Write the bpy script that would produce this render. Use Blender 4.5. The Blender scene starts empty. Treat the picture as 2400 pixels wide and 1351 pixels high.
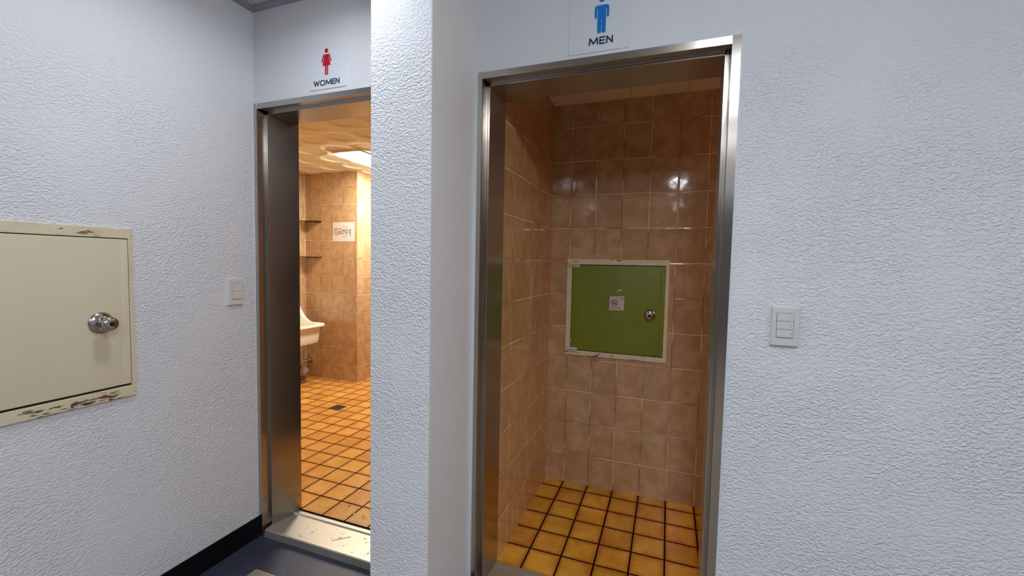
import bpy, bmesh, math, random
from mathutils import Vector, Matrix
random.seed(7)
C = bpy.context.scene.collection
S = bpy.context.scene

# ------------------------------------------------------------------ camera
H = 1.3754
cd = bpy.data.cameras.new('camera'); cam = bpy.data.objects.new('camera', cd); C.objects.link(cam)
cd.sensor_width = 36.0; cd.sensor_fit = 'HORIZONTAL'; cd.lens = 1002.38 * 36.0 / 2400.0
cd.clip_start = 0.02; cd.clip_end = 100
R_ = Vector((0.93886158, 0.34369957, 0.02023697)); U_ = Vector((-0.03852439, 0.04646207, 0.99817691)); F_ = Vector((-0.34213272, 0.93792957, -0.05686227))
M = Matrix((R_, U_, -F_)).transposed().to_4x4(); M.translation = Vector((0, 0, H)); cam.matrix_world = M
S.camera = cam
# ------------------------------------------------------------------ world, exposure
w = bpy.data.worlds.new('world'); S.world = w; w.use_nodes = True
w.node_tree.nodes['Background'].inputs[0].default_value = (0.6, 0.65, 0.75, 1); w.node_tree.nodes['Background'].inputs[1].default_value = 0.05
vs = S.view_settings; vs.view_transform = 'Standard'; vs.look = 'None'; vs.gamma = 1; vs.use_curve_mapping = False; vs.exposure = 0.0
LAMP_W = 4.1           # white diffuser emission scale of the women's washroom luminaire
HALL_COL = (0.88, 0.935, 1.0)
# hall downlights: x, y, watts; the second row right one is added, unseen, as fill
HALL = [(-1.17, 0.92, 5.8), (-1.55, -1.22, 10.0), (0.06, -1.22, 14.0), (0.15, -3.4, 16.0), (-1.5, -3.6, 12.0), (1.7, -1.22, 12.0), (1.8, -3.4, 12.0)]
DRUMS = [(0.27, 0.05, 22.5), (1.95, 0.05, 14.0)]   # round surface mounted lamps; the right one added, unseen, to brighten walls facing +x

# ------------------------------------------------------------------ dimensions
XL = -1.860; YF = 1.510; YI = 1.700      # hall left wall, front wall face, its inner face
ZC = 2.530                               # hall ceiling
PX0, PX1, PY = -0.9465, -0.7147, 1.194   # pier
WX0, WX1, WZ = -1.860, -0.980, 2.100     # women's frame outer
MX0, MX1, MZ = -0.702, 0.183, 2.0915     # men's frame outer
XA, YB, MC, MF = -0.671, 2.5155, 2.312, 0.049
XQ, YQ, XW = -3.1320, 3.7355, -3.838     # women's pillar edge, its face, left wall

# ------------------------------------------------------------------ node helpers
class NT:
    def __init__(s, name):
        s.m = bpy.data.materials.new(name); s.m.use_nodes = True; s.t = s.m.node_tree
        s.t.nodes.clear(); s.out = s.t.nodes.new('ShaderNodeOutputMaterial')
        s.b = s.t.nodes.new('ShaderNodeBsdfPrincipled'); s.t.links.new(s.b.outputs[0], s.out.inputs[0])
        g = s.t.nodes.new('ShaderNodeNewGeometry'); s.P = g.outputs['Position']
        sp = s.n('ShaderNodeSeparateXYZ', s.P); s.x, s.y, s.z = sp.outputs[0], sp.outputs[1], sp.outputs[2]
    def put(s, sock, v):
        if isinstance(v, bpy.types.NodeSocket): s.t.links.new(v, sock)
        elif isinstance(v, (tuple, list)) and len(v) == 3 and sock.type == 'RGBA': sock.default_value = (*v, 1)
        else: sock.default_value = v
    def n(s, typ, *ins, **kw):
        nd = s.t.nodes.new(typ)
        for k, v in kw.items(): setattr(nd, k, v)
        for i, v in enumerate(ins):
            if v is not None: s.put(nd.inputs[i], v)
        return nd
    def mth(s, op, a, b=None, c=None, clamp=False):
        nd = s.n('ShaderNodeMath', a, b, c, operation=op, use_clamp=clamp); return nd.outputs[0]
    def add(s, a, b): return s.mth('ADD', a, b)
    def mul(s, a, b): return s.mth('MULTIPLY', a, b)
    def sub(s, a, b): return s.mth('SUBTRACT', a, b)
    def vec(s, a, b, c): return s.n('ShaderNodeCombineXYZ', a, b, c).outputs[0]
    def noise(s, v, scale, detail=3, rough=0.5, dist=0.0):
        nd = s.n('ShaderNodeTexNoise', v); nd.inputs['Scale'].default_value = scale; nd.inputs['Detail'].default_value = detail
        nd.inputs['Roughness'].default_value = rough; nd.inputs['Distortion'].default_value = dist
        return nd.outputs[0]
    def scl(s, v, x, y, z): 
        nd = s.n('ShaderNodeVectorMath', v, (x, y, z), operation='MULTIPLY'); return nd.outputs[0]
    def ramp(s, f, a, b):  # smoothstep map a..b -> 0..1
        nd = s.n('ShaderNodeMapRange', f, a, b, 0.0, 1.0); nd.interpolation_type = 'SMOOTHSTEP'; return nd.outputs[0]
    def mix(s, f, a, b):
        nd = s.t.nodes.new('ShaderNodeMix'); nd.data_type = 'RGBA'
        s.put(nd.inputs[0], f); s.put(nd.inputs[6], a); s.put(nd.inputs[7], b); return nd.outputs[2]
    def hsv(s, c, h=0.5, sat=1.0, v=1.0):
        nd = s.t.nodes.new('ShaderNodeHueSaturation'); s.put(nd.inputs['Hue'], h); s.put(nd.inputs['Saturation'], sat)
        s.put(nd.inputs['Value'], v); s.put(nd.inputs['Color'], c); return nd.outputs[0]
    def bump(s, h, dist, strength=1.0):
        nd = s.t.nodes.new('ShaderNodeBump'); s.put(nd.inputs['Height'], h); nd.inputs['Distance'].default_value = dist
        s.put(nd.inputs['Strength'], strength); s.t.links.new(nd.outputs[0], s.b.inputs['Normal']); return nd
    def set(s, **kw):
        for k, v in kw.items(): s.put(s.b.inputs[k.replace('_', ' ')], v)
        return s.m

def plain(name, col, rough=0.5, metal=0.0, var=0.06, scale=20, bump=0.0, spec=0.5, bs=200):
    n = NT(name); f = n.noise(n.P, scale, 4)
    n.set(Base_Color=n.hsv(col, v=n.add(n.mul(f, var * 2), 1 - var)), Roughness=rough, Metallic=metal)
    n.b.inputs['Specular IOR Level'].default_value = spec
    if bump: n.bump(n.noise(n.P, bs, 3), bump)
    return n.m

def wall_paint(name, col, k=1.0):
    n = NT(name)
    wob = n.n('ShaderNodeVectorMath', n.scl(n.P, 1, 1, 1.5), (0, 0, 0), operation='ADD').outputs[0]
    a = n.noise(wob, 105, 1.6, 0.5, 0.3)
    b = n.noise(wob, 210, 1.5, 0.5, 0.2)
    blob = n.ramp(a, 0.27, 0.73)
    h = n.add(n.mul(blob, 0.8), n.mul(b, 0.16))
    patch = n.ramp(n.noise(n.P, 2.6, 2), 0.30, 0.62)
    top = n.ramp(n.z, 2.30, 1.85)
    st = n.mul(n.add(n.mul(patch, 0.4), 0.6), n.add(n.mul(top, 0.75), 0.22))
    n.bump(h, 0.0030, n.mul(st, k))
    big = n.noise(n.P, 3.0, 4); fine = n.noise(n.P, 60, 3)
    v = n.add(n.add(n.mul(big, 0.08), n.mul(fine, 0.05)), 0.935)
    smudge = n.mul(n.ramp(n.noise(n.P, 9, 5, 0.6), 0.66, 0.80), 0.16)
    n.set(Base_Color=n.mix(smudge, n.hsv(col, v=v), (0.30, 0.30, 0.31)), Roughness=0.55)
    n.b.inputs['Specular IOR Level'].default_value = 0.35
    return n.m

def tile_mat(name, au, av, u0, pu, v0, pv, cA, cB, cEdge, gA, gB, gw=0.0035, rough=0.05, tilt=0.0012, pillow=1.0, edge=0.22, mott=13, vary=0.05, du=None):
    n = NT(name); ax = dict(x=n.x, y=n.y, z=n.z)
    U = n.mth('DIVIDE', n.sub(ax[au], u0), pu); V = n.mth('DIVIDE', n.sub(ax[av], v0), pv)
    iu = n.mth('FLOOR', U); iv = n.mth('FLOOR', V); fu = n.sub(U, iu); fv = n.sub(V, iv)
    # distance to the tile edge in metres
    eu = n.mul(n.mth('MINIMUM', fu, n.sub(1.0, fu)), pu); ev = n.mul(n.mth('MINIMUM', fv, n.sub(1.0, fv)), pv)
    e = n.mth('MINIMUM', eu, ev)
    wob = n.mul(n.noise(n.P, 90, 2), 0.0008)
    g = n.ramp(n.sub(e, wob), gw * 0.5 + 0.0004, gw * 0.5 - 0.0010)
    wn = n.n('ShaderNodeTexWhiteNoise', n.vec(iu, iv, 3.1)); wn.noise_dimensions = '3D'
    rs = n.n('ShaderNodeSeparateColor', wn.outputs[1]); r1, r2, r3 = rs.outputs[0], rs.outputs[1], rs.outputs[2]
    off = n.n('ShaderNodeVectorMath', n.P, n.n('ShaderNodeVectorMath', wn.outputs[1], (9, 9, 9), operation='MULTIPLY').outputs[0], operation='ADD').outputs[0]
    m1 = n.ramp(n.noise(off, mott, 4, 0.6), 0.33, 0.68); m2 = n.noise(off, 9, 3)
    col = n.mix(m1, cA, cB)
    ef = n.mul(n.ramp(n.add(e, n.mul(n.sub(m2, 0.5), 0.03)), 0.030, 0.0), edge)
    col = n.mix(ef, col, cEdge)
    col = n.hsv(col, h=n.add(n.mul(n.sub(r2, 0.5), 0.010), 0.5), v=n.add(n.mul(n.sub(r1, 0.5), vary * 2), 1.0))
    gcol = n.mix(n.ramp(n.add(n.noise(n.P, 7, 4), n.mul(n.mth('LESS_THAN', eu, ev), 0.08)), 0.46, 0.68), gA, gB)
    n.set(Base_Color=n.mix(g, col, gcol), Roughness=n.add(n.mul(g, 0.5), n.add(n.mul(n.noise(n.P, 14, 2), 0.06), rough)))
    n.put(n.b.inputs['Specular IOR Level'], n.mul(n.sub(1.0, g), 0.6))
    pil = n.ramp(e, 0.0, 0.006)
    h = n.add(n.mul(pil, 0.0006 * pillow), n.mul(n.sub(1.0, g), 0.0003))
    h = n.add(h, n.add(n.mul(n.mul(n.sub(r1, 0.5), fu), tilt), n.mul(n.mul(n.sub(r3, 0.5), fv), tilt)))
    h = n.add(h, n.mul(n.noise(off, 14, 1), 0.0007)); h = n.add(h, n.mul(n.noise(off, 120, 2), 0.00006))
    n.bump(h, 1.0)
    return n.m

def steel(name, brush='z', col=(0.60, 0.585, 0.57), rough=0.22, an=0.0):
    n = NT(name)
    sc = dict(x=(2, 160, 160), y=(160, 2, 160), z=(160, 160, 2))[brush]
    f = n.noise(n.scl(n.P, *sc), 3.0, 3); sm = n.noise(n.P, 6, 4)
    n.set(Base_Color=n.hsv(col, v=n.add(n.mul(f, 0.10), n.add(n.mul(sm, 0.16), 0.86))), Metallic=1.0,
          Roughness=n.add(n.mul(n.noise(n.P, 4, 2), 0.08), rough))
    if an:
        n.b.inputs['Anisotropic'].default_value = an; n.b.inputs['Anisotropic Rotation'].default_value = 0.25
        tg = n.t.nodes.new('ShaderNodeTangent'); tg.direction_type = 'RADIAL'; tg.axis = brush.upper()
        v = dict(x=(1, 0, 0), y=(0, 1, 0), z=(0, 0, 1))[brush]
        cv = n.vec(*[float(q) for q in v]); n.t.links.new(cv, n.b.inputs['Tangent'])
    return n.m

def chipped(name, col, zmid, half, dens=0.0, rust=(0.10, 0.028, 0.022)):
    """painted steel with chips of primer showing near the outer rim; zmid/half: hatch centre height and half size"""
    n = NT(name)
    dz = n.mth('ABSOLUTE', n.sub(n.z, zmid)); edge = n.ramp(dz, half - 0.055, half - 0.012)
    st = n.noise(n.scl(n.P, 0.6, 0.6, 2.6), 34, 6, 0.62, 0.4)
    big = n.ramp(n.noise(n.P, 5.5, 2), 0.46, 0.60)
    low = n.mul(n.ramp(n.z, zmid, zmid - half), 0.035)
    th = n.add(n.mul(n.mul(edge, n.add(n.mul(big, 0.12), 0.02)), 1.0), n.add(st, low))
    m = n.ramp(th, 0.70 - dens, 0.715 - dens)
    m = n.mul(m, edge)
    grime = n.ramp(n.noise(n.P, 14, 5, 0.65), 0.50, 0.78)
    c = n.mix(n.mul(grime, 0.40), n.hsv(col, v=n.add(n.mul(n.noise(n.P, 4, 3), 0.16), 0.92)), tuple(q * f for q, f in zip(col, (0.60, 0.52, 0.42))))
    n.set(Base_Color=n.mix(m, c, rust), Roughness=n.add(n.mul(m, 0.3), 0.38))
    n.bump(n.add(n.mul(n.sub(1.0, m), 0.0007), n.mul(n.noise(n.P, 60, 2), 0.0004)), 1.0)
    return n.m

def emit(name, col, s):
    n = NT(name); n.set(Base_Color=(0.9, 0.9, 0.9), Emission_Color=col, Emission_Strength=s, Roughness=0.4); return n.m

MAT = {}
PC = (0.70, 0.715, 0.762)
MAT['paint'] = wall_paint('white_textured_paint', PC, 1.2)
MAT['paint_left'] = wall_paint('white_textured_paint_fine', PC, 0.9)
MAT['paint_pier'] = wall_paint('white_textured_paint_coarse', PC, 1.15)
MAT['paint_side_lit'] = wall_paint('smooth_paint_baked_light', (0.82, 0.80, 0.79), 0.30)  # pier sides: smooth paint, colour lightened and warmed in place of bounced light
MAT['panel'] = plain('dim_wood_panel', (0.16, 0.13, 0.11), 0.6)
MAT['caulk'] = plain('pale_blue_caulk', (0.62, 0.70, 0.78), 0.5, bump=0.0006, bs=60)
WA, WB, WE = (0.46, 0.26, 0.145), (0.58, 0.35, 0.21), (0.38, 0.185, 0.085)
GA, GB = (0.95, 0.70, 0.47), (0.26, 0.13, 0.065)
def wt(name, au, u0, pu, v0, pv, **k):
    return tile_mat(name, au, 'z', u0, pu, v0, pv, k.pop('cA', WA), k.pop('cB', WB), k.pop('cE', WE), GA, k.pop('gB', GB), gw=0.0034, **k)
MAT['mback'] = wt('brown_wall_tile_back', 'x', -0.2610, 0.1475, 0.2300, 0.1943, cA=(0.45, 0.265, 0.13), cB=(0.56, 0.370, 0.215), cE=(0.40, 0.21, 0.09))
MAT['mside'] = wt('brown_wall_tile_side', 'y', 1.8373, 0.1435, 0.2300, 0.1943, cA=(0.46, 0.255, 0.105), cB=(0.56, 0.33, 0.155))
MAT['wback'] = wt('tan_wall_tile_back', 'x', -3.1695, 0.1512, 0.2215, 0.1955, cA=(0.47, 0.29, 0.15), cB=(0.58, 0.39, 0.22))
MAT['wside'] = wt('tan_wall_tile_side', 'y', 3.85, 0.1475, 0.2215, 0.1955, cA=(0.47, 0.29, 0.15), cB=(0.58, 0.39, 0.22))
FA, FB, FE = (0.56, 0.235, 0.018), (0.70, 0.345, 0.038), (0.36, 0.105, 0.007)
FG = (0.018, 0.007, 0.005)
MAT['mfloor'] = tile_mat('orange_floor_tile', 'x', 'y', -0.1147, 0.1475, 1.7000, 0.1478, FA, FB, FE, FG, FG, gw=0.0075, rough=0.24, edge=0.75, mott=9, vary=0.13, pillow=0.7)
MAT['wfloor'] = tile_mat('orange_floor_tile_wet', 'x', 'y', -1.4999, 0.1430, 1.6900, 0.1425, (0.54, 0.25, 0.045), (0.64, 0.33, 0.075), (0.44, 0.16, 0.02), FG, FG, gw=0.0080, rough=0.22, edge=0.5, mott=9, vary=0.12, pillow=0.7)
MAT['steel_z'] = steel('brushed_steel_upright', 'z', (0.49, 0.450, 0.412), 0.21, an=0.85)
MAT['steel_x'] = steel('brushed_steel_level', 'x', (0.49, 0.450, 0.412), 0.21, an=0.85)
MAT['sill'] = steel('brushed_steel_threshold', 'x', (0.50, 0.47, 0.40), 0.42); MAT['sill'].node_tree.nodes['Principled BSDF'].inputs['Metallic'].default_value = 0.7
MAT['chrome'] = plain('worn_chrome', (0.55, 0.53, 0.50), 0.20, 1.0, 0.15, 60, 0.0003)
MAT['satin'] = plain('satin_steel', (0.42, 0.40, 0.375), 0.20, 1.0, 0.25, 60, 0.0002)
MAT['black'] = plain('black_skirting', (0.004, 0.003, 0.005), 0.6, spec=0.15)
MAT['dark'] = plain('dark_gap', (0.008, 0.006, 0.006), 0.8)
MAT['cream'] = chipped('chipped_cream_paint', (0.68, 0.61, 0.43), 1.166, 0.307, 0.022)
MAT['creamdoor'] = plain('cream_door_paint', (0.67, 0.61, 0.45), 0.36, 0, 0.05, 5, 0.0012, bs=9)
MAT['cream2'] = chipped('chipped_cream_paint_warm', (0.74, 0.62, 0.45), 1.1245, 0.2857, 0.035, (0.05, 0.02, 0.015))  # frame of the green hatch, slightly lighter cream
MAT['plate'] = plain('white_switch_plastic', (0.66, 0.66, 0.64), 0.35, var=0.02)
MAT['plate2'] = plain('greyed_switch_plastic', (0.60, 0.62, 0.60), 0.38, var=0.04, scale=60)
MAT['plastic'] = plain('white_sign_plastic', (0.68, 0.72, 0.78), 0.25, var=0.02)
MAT['ink'] = plain('navy_ink', (0.012, 0.012, 0.035), 0.4)
MAT['red'] = plain('red_ink', (0.50, 0.008, 0.025), 0.35)
MAT['blue'] = plain('blue_ink', (0.0, 0.17, 0.60), 0.35)
MAT['darkred'] = plain('dark_red_ink', (0.25, 0.02, 0.03), 0.5)
MAT['rosered'] = plain('rose_ink', (0.50, 0.15, 0.12), 0.5)
MAT['greyink'] = plain('grey_ink', (0.16, 0.13, 0.16), 0.6)
MAT['greyred'] = plain('faded_ink', (0.42, 0.29, 0.25), 0.6)
MAT['paper'] = plain('white_paper', (0.72, 0.70, 0.66), 0.55, var=0.02)
MAT['sticker'] = plain('sticker_white', (0.60, 0.53, 0.50), 0.35, var=0.03)
MAT['ceramic'] = plain('white_ceramic', (0.80, 0.76, 0.66), 0.10, var=0.02)
MAT['ceil_plain'] = plain('cream_ceiling_panel', (0.88, 0.76, 0.53), 0.6, bump=0.0005)
MAT['ceil_relief'] = plain('tan_relief_ceiling', (0.90, 0.87, 0.68), 0.8, var=0.02, spec=0.2)
MAT['angle'] = plain('grey_ceiling_angle', (0.30, 0.30, 0.36), 0.45)
MAT['lampbody'] = plain('white_lamp_body', (0.75, 0.73, 0.68), 0.4)
MAT['rust'] = plain('rusty_pipe', (0.16, 0.06, 0.035), 0.7, 0, 0.3, 40, 0.002)
MAT['rag'] = plain('grey_rag', (0.33, 0.29, 0.24), 0.9, 0, 0.2, 30, 0.004, bs=80)
MAT['hall_light'] = emit('cool_led', HALL_COL, 30)
MAT['diffuser'] = emit('warm_white_diffuser', (1.0, 0.93, 0.80), 17.0 * LAMP_W)

def green():
    n = NT('green_door_paint')
    st = n.noise(n.scl(n.P, 1, 1, 0.12), 40, 3); f = n.noise(n.P, 5, 4)
    c = n.hsv((0.175, 0.220, 0.012), v=n.add(n.add(n.mul(st, 0.20), n.mul(f, 0.35)), 0.72))
    sc = n.ramp(n.noise(n.scl(n.P, 1, 1, 0.5), 22, 3), 0.70, 0.78)
    c = n.mix(n.mul(sc, 0.5), c, (0.04, 0.05, 0.01))
    n.set(Base_Color=c, Roughness=0.42); n.bump(n.noise(n.P, 30, 3), 0.0006); return n.m
MAT['green'] = green()
MAT['greenchip'] = plain('pale_chip', (0.55, 0.55, 0.33), 0.6)
def fissured():
    n = NT('fissured_ceiling_board')
    a = n.noise(n.scl(n.P, 1, 3.5, 1), 60, 3, 0.6, 1.0); m = n.ramp(a, 0.60, 0.66); b = n.ramp(n.noise(n.P, 260, 2), 0.60, 0.68)
    mm = n.mth('MAXIMUM', m, n.mul(b, 0.6))
    n.set(Base_Color=n.mix(mm, (0.62, 0.61, 0.58), (0.12, 0.11, 0.12)), Roughness=0.9); n.bump(n.sub(1.0, mm), 0.002); return n.m
MAT['fissured'] = fissured()
def hall_floor():
    n = NT('hall_floor_stone')
    # dark navy border band along the walls, beige stone field inside
    dx = n.sub(n.x, -1.668); dy = n.sub(1.333, n.y); e = n.mth('SMOOTH_MIN', dx, dy, 0.02)
    jx = n.mth('SMOOTH_MIN', e, 5.0, 0.001)
    f = n.ramp(e, -0.0008, 0.0008); j = n.ramp(n.mth('ABSOLUTE', n.add(e, 0.002)), 0.0022, 0.0012)
    sp = n.noise(n.P, 240, 3, 0.7); bl = n.noise(n.P, 9, 5)
    navy = n.mix(n.ramp(sp, 0.52, 0.72), (0.022, 0.026, 0.050), (0.085, 0.095, 0.140))
    navy = n.hsv(navy, v=n.add(n.mul(bl, 0.9), 0.55))
    be = n.mix(n.ramp(sp, 0.4, 0.65), (0.20, 0.165, 0.13), (0.34, 0.30, 0.25))
    c = n.mix(n.mul(j, 0.9), n.mix(f, navy, be), (0.01, 0.01, 0.012))
    n.set(Base_Color=c, Roughness=n.add(n.mul(bl, 0.30), 0.34)); n.bump(n.add(n.mul(sp, 0.0004), n.mul(n.sub(1.0, j), 0.001)), 1.0); return n.m
MAT['hall_floor'] = hall_floor()
def water():
    n = NT('clear_water'); n.set(Base_Color=(1, 1, 1), Roughness=0.02); n.b.inputs['Transmission Weight'].default_value = 1.0; n.b.inputs['IOR'].default_value = 1.33; return n.m
MAT['water'] = water()
def glass():
    n = NT('shelf_glass'); n.set(Base_Color=(0.62, 0.72, 0.60), Roughness=0.02); n.b.inputs['Transmission Weight'].default_value = 1.0; n.b.inputs['IOR'].default_value = 1.45; return n.m
MAT['glass'] = glass()

# ------------------------------------------------------------------ mesh helpers
def obj(name, bm, mats, parent=None, smooth=False, loc=None):
    me = bpy.data.meshes.new(name)
    bmesh.ops.recalc_face_normals(bm, faces=bm.faces)
    bm.to_mesh(me); bm.free()
    for m in (mats if isinstance(mats, (list, tuple)) else [mats]): me.materials.append(MAT[m])
    o = bpy.data.objects.new(name, me); C.objects.link(o)
    if smooth:
        for p in me.polygons: p.use_smooth = True
        try: me.set_sharp_from_angle(angle=math.radians(38))
        except Exception: pass
    if parent is not None: o.parent = parent; o.matrix_parent_inverse = parent.matrix_world.inverted()
    return o
def box(bm, x0, x1, y0, y1, z0, z1, bev=0.0, mi=0, seg=2):
    t = bmesh.new(); bmesh.ops.create_cube(t, size=1)
    for v in t.verts: v.co = Vector(((x0 + x1) / 2 + v.co.x * (x1 - x0), (y0 + y1) / 2 + v.co.y * (y1 - y0), (z0 + z1) / 2 + v.co.z * (z1 - z0)))
    if bev: bmesh.ops.bevel(t, geom=list(t.edges), offset=bev, segments=seg, profile=0.6, affect='EDGES')
    for f in t.faces: f.material_index = mi
    me = bpy.data.meshes.new('t'); t.to_mesh(me); t.free(); bm.from_mesh(me); bpy.data.meshes.remove(me); return bm
def boxes(*bs, bev=0.0):
    bm = bmesh.new()
    for b in bs: box(bm, *b, bev=bev)
    return bm
def lathe(bm, prof, o, ax, seg=32, mi=0, up=(0, 0, 1), sy=1.0):
    """prof: (distance along axis, radius)"""
    A = Vector(ax).normalized(); U = Vector(up).cross(A)
    if U.length < 1e-4: U = Vector((1, 0, 0))
    U.normalize(); V = A.cross(U); o = Vector(o); rings = []
    for d, r in prof:
        if r < 1e-6: rings.append([bm.verts.new(o + A * d)])
        else: rings.append([bm.verts.new(o + A * d + (U * math.cos(t) + V * math.sin(t) * sy) * r) for t in [2 * math.pi * k / seg for k in range(seg)]])
    for a, b in zip(rings, rings[1:]):
        for k in range(seg):
            k2 = (k + 1) % seg
            if len(a) == 1 and len(b) == 1: continue
            if len(a) == 1: f = bm.faces.new((a[0], b[k], b[k2]))
            elif len(b) == 1: f = bm.faces.new((a[k], a[k2], b[0]))
            else: f = bm.faces.new((a[k], a[k2], b[k2], b[k]))
            f.material_index = mi
    for r, fl in ((rings[0], 1), (rings[-1], 0)):
        if len(r) > 1: f = bm.faces.new(r); f.material_index = mi
    return bm
def tube(bm, pts, r, seg=12, mi=0):
    pts = [Vector(p) for p in pts]; rings = []
    for i, p in enumerate(pts):
        d = (pts[min(i + 1, len(pts) - 1)] - pts[max(i - 1, 0)]).normalized()
        u = d.cross(Vector((0.13, 0.21, 1))).normalized(); v = d.cross(u)
        rr = r[i] if isinstance(r, (list, tuple)) else r
        rings.append([bm.verts.new(p + (u * math.cos(t) + v * math.sin(t)) * rr) for t in [2 * math.pi * k / seg for k in range(seg)]])
    for a, b in zip(rings, rings[1:]):
        for k in range(seg): bm.faces.new((a[k], a[(k + 1) % seg], b[(k + 1) % seg], b[k])).material_index = mi
    bm.faces.new(rings[0]).material_index = mi; bm.faces.new(rings[-1]).material_index = mi
    return bm
class Plane:
    """drawing plane for lettering: p(u, v) -> world, raised along n"""
    def __init__(s, fn, n): s.fn = fn; s.n = Vector(n)
    def poly(s, bm, pts, t=0.0006, mi=0, base=0.0):
        a = [bm.verts.new(Vector(s.fn(*p)) + s.n * base) for p in pts]; b = [bm.verts.new(Vector(s.fn(*p)) + s.n * (base + t)) for p in pts]
        bm.faces.new(b).material_index = mi; bm.faces.new(a[::-1]).material_index = mi
        for i in range(len(pts)): j = (i + 1) % len(pts); bm.faces.new((a[i], a[j], b[j], b[i])).material_index = mi
    def disc(s, bm, c, r, t=0.0006, mi=0, k=14, base=0.0, ry=None):
        ry = ry or r; s.poly(bm, [(c[0] + r * math.cos(2 * math.pi * i / k), c[1] + ry * math.sin(2 * math.pi * i / k)) for i in range(k)], t, mi, base)
    def stroke(s, bm, pts, w, t=0.0006, mi=0, base=0.0, cap=True):
        for i, ((x0, y0), (x1, y1)) in enumerate(zip(pts, pts[1:])):
            d = math.hypot(x1 - x0, y1 - y0) or 1e-6; nx, ny = -(y1 - y0) / d * w / 2, (x1 - x0) / d * w / 2
            s.poly(bm, [(x0 + nx, y0 + ny), (x0 - nx, y0 - ny), (x1 - nx, y1 - ny), (x1 + nx, y1 + ny)], t * (1.0 + 0.025 * (i % 2)), mi, base)
        for i, p in enumerate(pts):
            if cap or 0 < i < len(pts) - 1: s.disc(bm, p, w / 2, t * (1.05 + 0.03 * (i % 3)), mi, 10, base)
    def ring(s, bm, c, rx, ry, w, t=0.0006, mi=0, base=0.0, k=28):
        for i in range(k):
            a, b = 2 * math.pi * i / k, 2 * math.pi * (i + 1) / k
            q = lambda g, e: (c[0] + (rx + e) * math.cos(g), c[1] + (ry + e) * math.sin(g))
            s.poly(bm, [q(a, -w / 2), q(a, w / 2), q(b, w / 2), q(b, -w / 2)], t, mi, base)
def rrect(x0, x1, y0, y1, r, k=5):
    pts = []
    for cx, cy, a0 in ((x1 - r, y1 - r, 0), (x0 + r, y1 - r, 90), (x0 + r, y0 + r, 180), (x1 - r, y0 + r, 270)):
        for i in range(k + 1):
            a = math.radians(a0 + 90 * i / k); pts.append((cx + r * math.cos(a), cy + r * math.sin(a)))
    return pts
def thing(name, loc, label, cat, group=None):
    o = bpy.data.objects.new(name, None); o.empty_display_size = 0.05; C.objects.link(o); o.location = loc
    o.matrix_world = Matrix.Translation(Vector(loc)); return tag(o, label, cat, group)
def tag(o, label, cat, group=None, kind=None):
    o['label'] = label; o['category'] = cat
    if group: o['group'] = group
    if kind: o['kind'] = kind
    return o
def struct(name, bm, mats, smooth=False):
    o = obj(name, bm, mats, smooth=smooth); o['kind'] = 'structure'; return o

# ------------------------------------------------------------------ the setting
XR, YBK = 3.2, -5.6                       # hall extents behind the camera
struct('floor', boxes((XL - .12, XR, YBK, YF + 0.02, -0.10, 0.0)), 'hall_floor')
struct('ceiling', boxes((XL + .004, XR, YBK, YF - .004, ZC, ZC + 0.05)), 'fissured')
struct('wall_left', boxes((XL - .12, XL, YBK, YF, 0.0, ZC + .05)), 'paint_left')
struct('wall_right', boxes((XR, XR + .12, YBK, YF + .19, 0.0, ZC + .05)), 'paint')
struct('wall_back', boxes((XL - .12, XR + .12, YBK - .12, YBK, 0.0, ZC + .05)), 'panel')
IN = YI - 0.012
struct('wall_front', boxes((XL - .12, WX1, YF, IN, WZ - .004, ZC + .05), (WX1 - .004, MX0 + .003, YF, IN, 0, ZC + .05),
                           (MX0 + .003, MX1 - .003, YF, IN, MZ - .004, ZC + .05), (MX1 - .003, XR, YF, IN, 0, ZC + .05)), 'paint')
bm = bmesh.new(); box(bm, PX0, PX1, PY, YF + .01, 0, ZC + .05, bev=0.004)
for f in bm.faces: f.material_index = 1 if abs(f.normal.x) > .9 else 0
struct('wall_pier', bm, ['paint_pier', 'paint_side_lit'])
BBH = 0.098
struct('baseboard_left', boxes((XL, XL + .004, YBK, YF, 0, BBH + .004)), 'black')
struct('baseboard_pier', boxes((PX0 - .006, PX1 + .006, PY - .006, PY, 0, BBH), (PX1, PX1 + .006, PY, YF, 0, BBH), (PX0 - .006, PX0, PY, YF, 0, BBH)), 'black')
struct('baseboard_front', boxes((MX1 + .006, XR, YF - .006, YF, 0, BBH)), 'black')
struct('baseboard_right', boxes((XR - .006, XR, YBK, YF - .006, 0, BBH)), 'black')
# grey wall angle and main runners of the suspended ceiling
ZA = ZC - 0.014
struct('trim_1', boxes((XL, XL + .028, YBK, YF, ZA, ZA + .002), (XL, XL + .002, YBK, YF, ZA, ZC), (XL + .028, XL + .030, YBK, YF, ZA, ZC)), 'angle')
struct('trim_2', boxes((XL + .028, PX0, YF - .028, YF, ZA, ZA + .002), (XL + .028, PX0, YF - .030, YF - .028, ZA, ZC), (PX1, XR, YF - .028, YF, ZA, ZA + .002)), 'angle')
struct('trim_3', boxes(*[(x, x + .006, YBK, YF - .03, ZC - .0035, ZC) for x in (-1.700, -1.10, -0.5, 0.1, .7, 1.3, 1.9, 2.5)]), 'dark')
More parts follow.
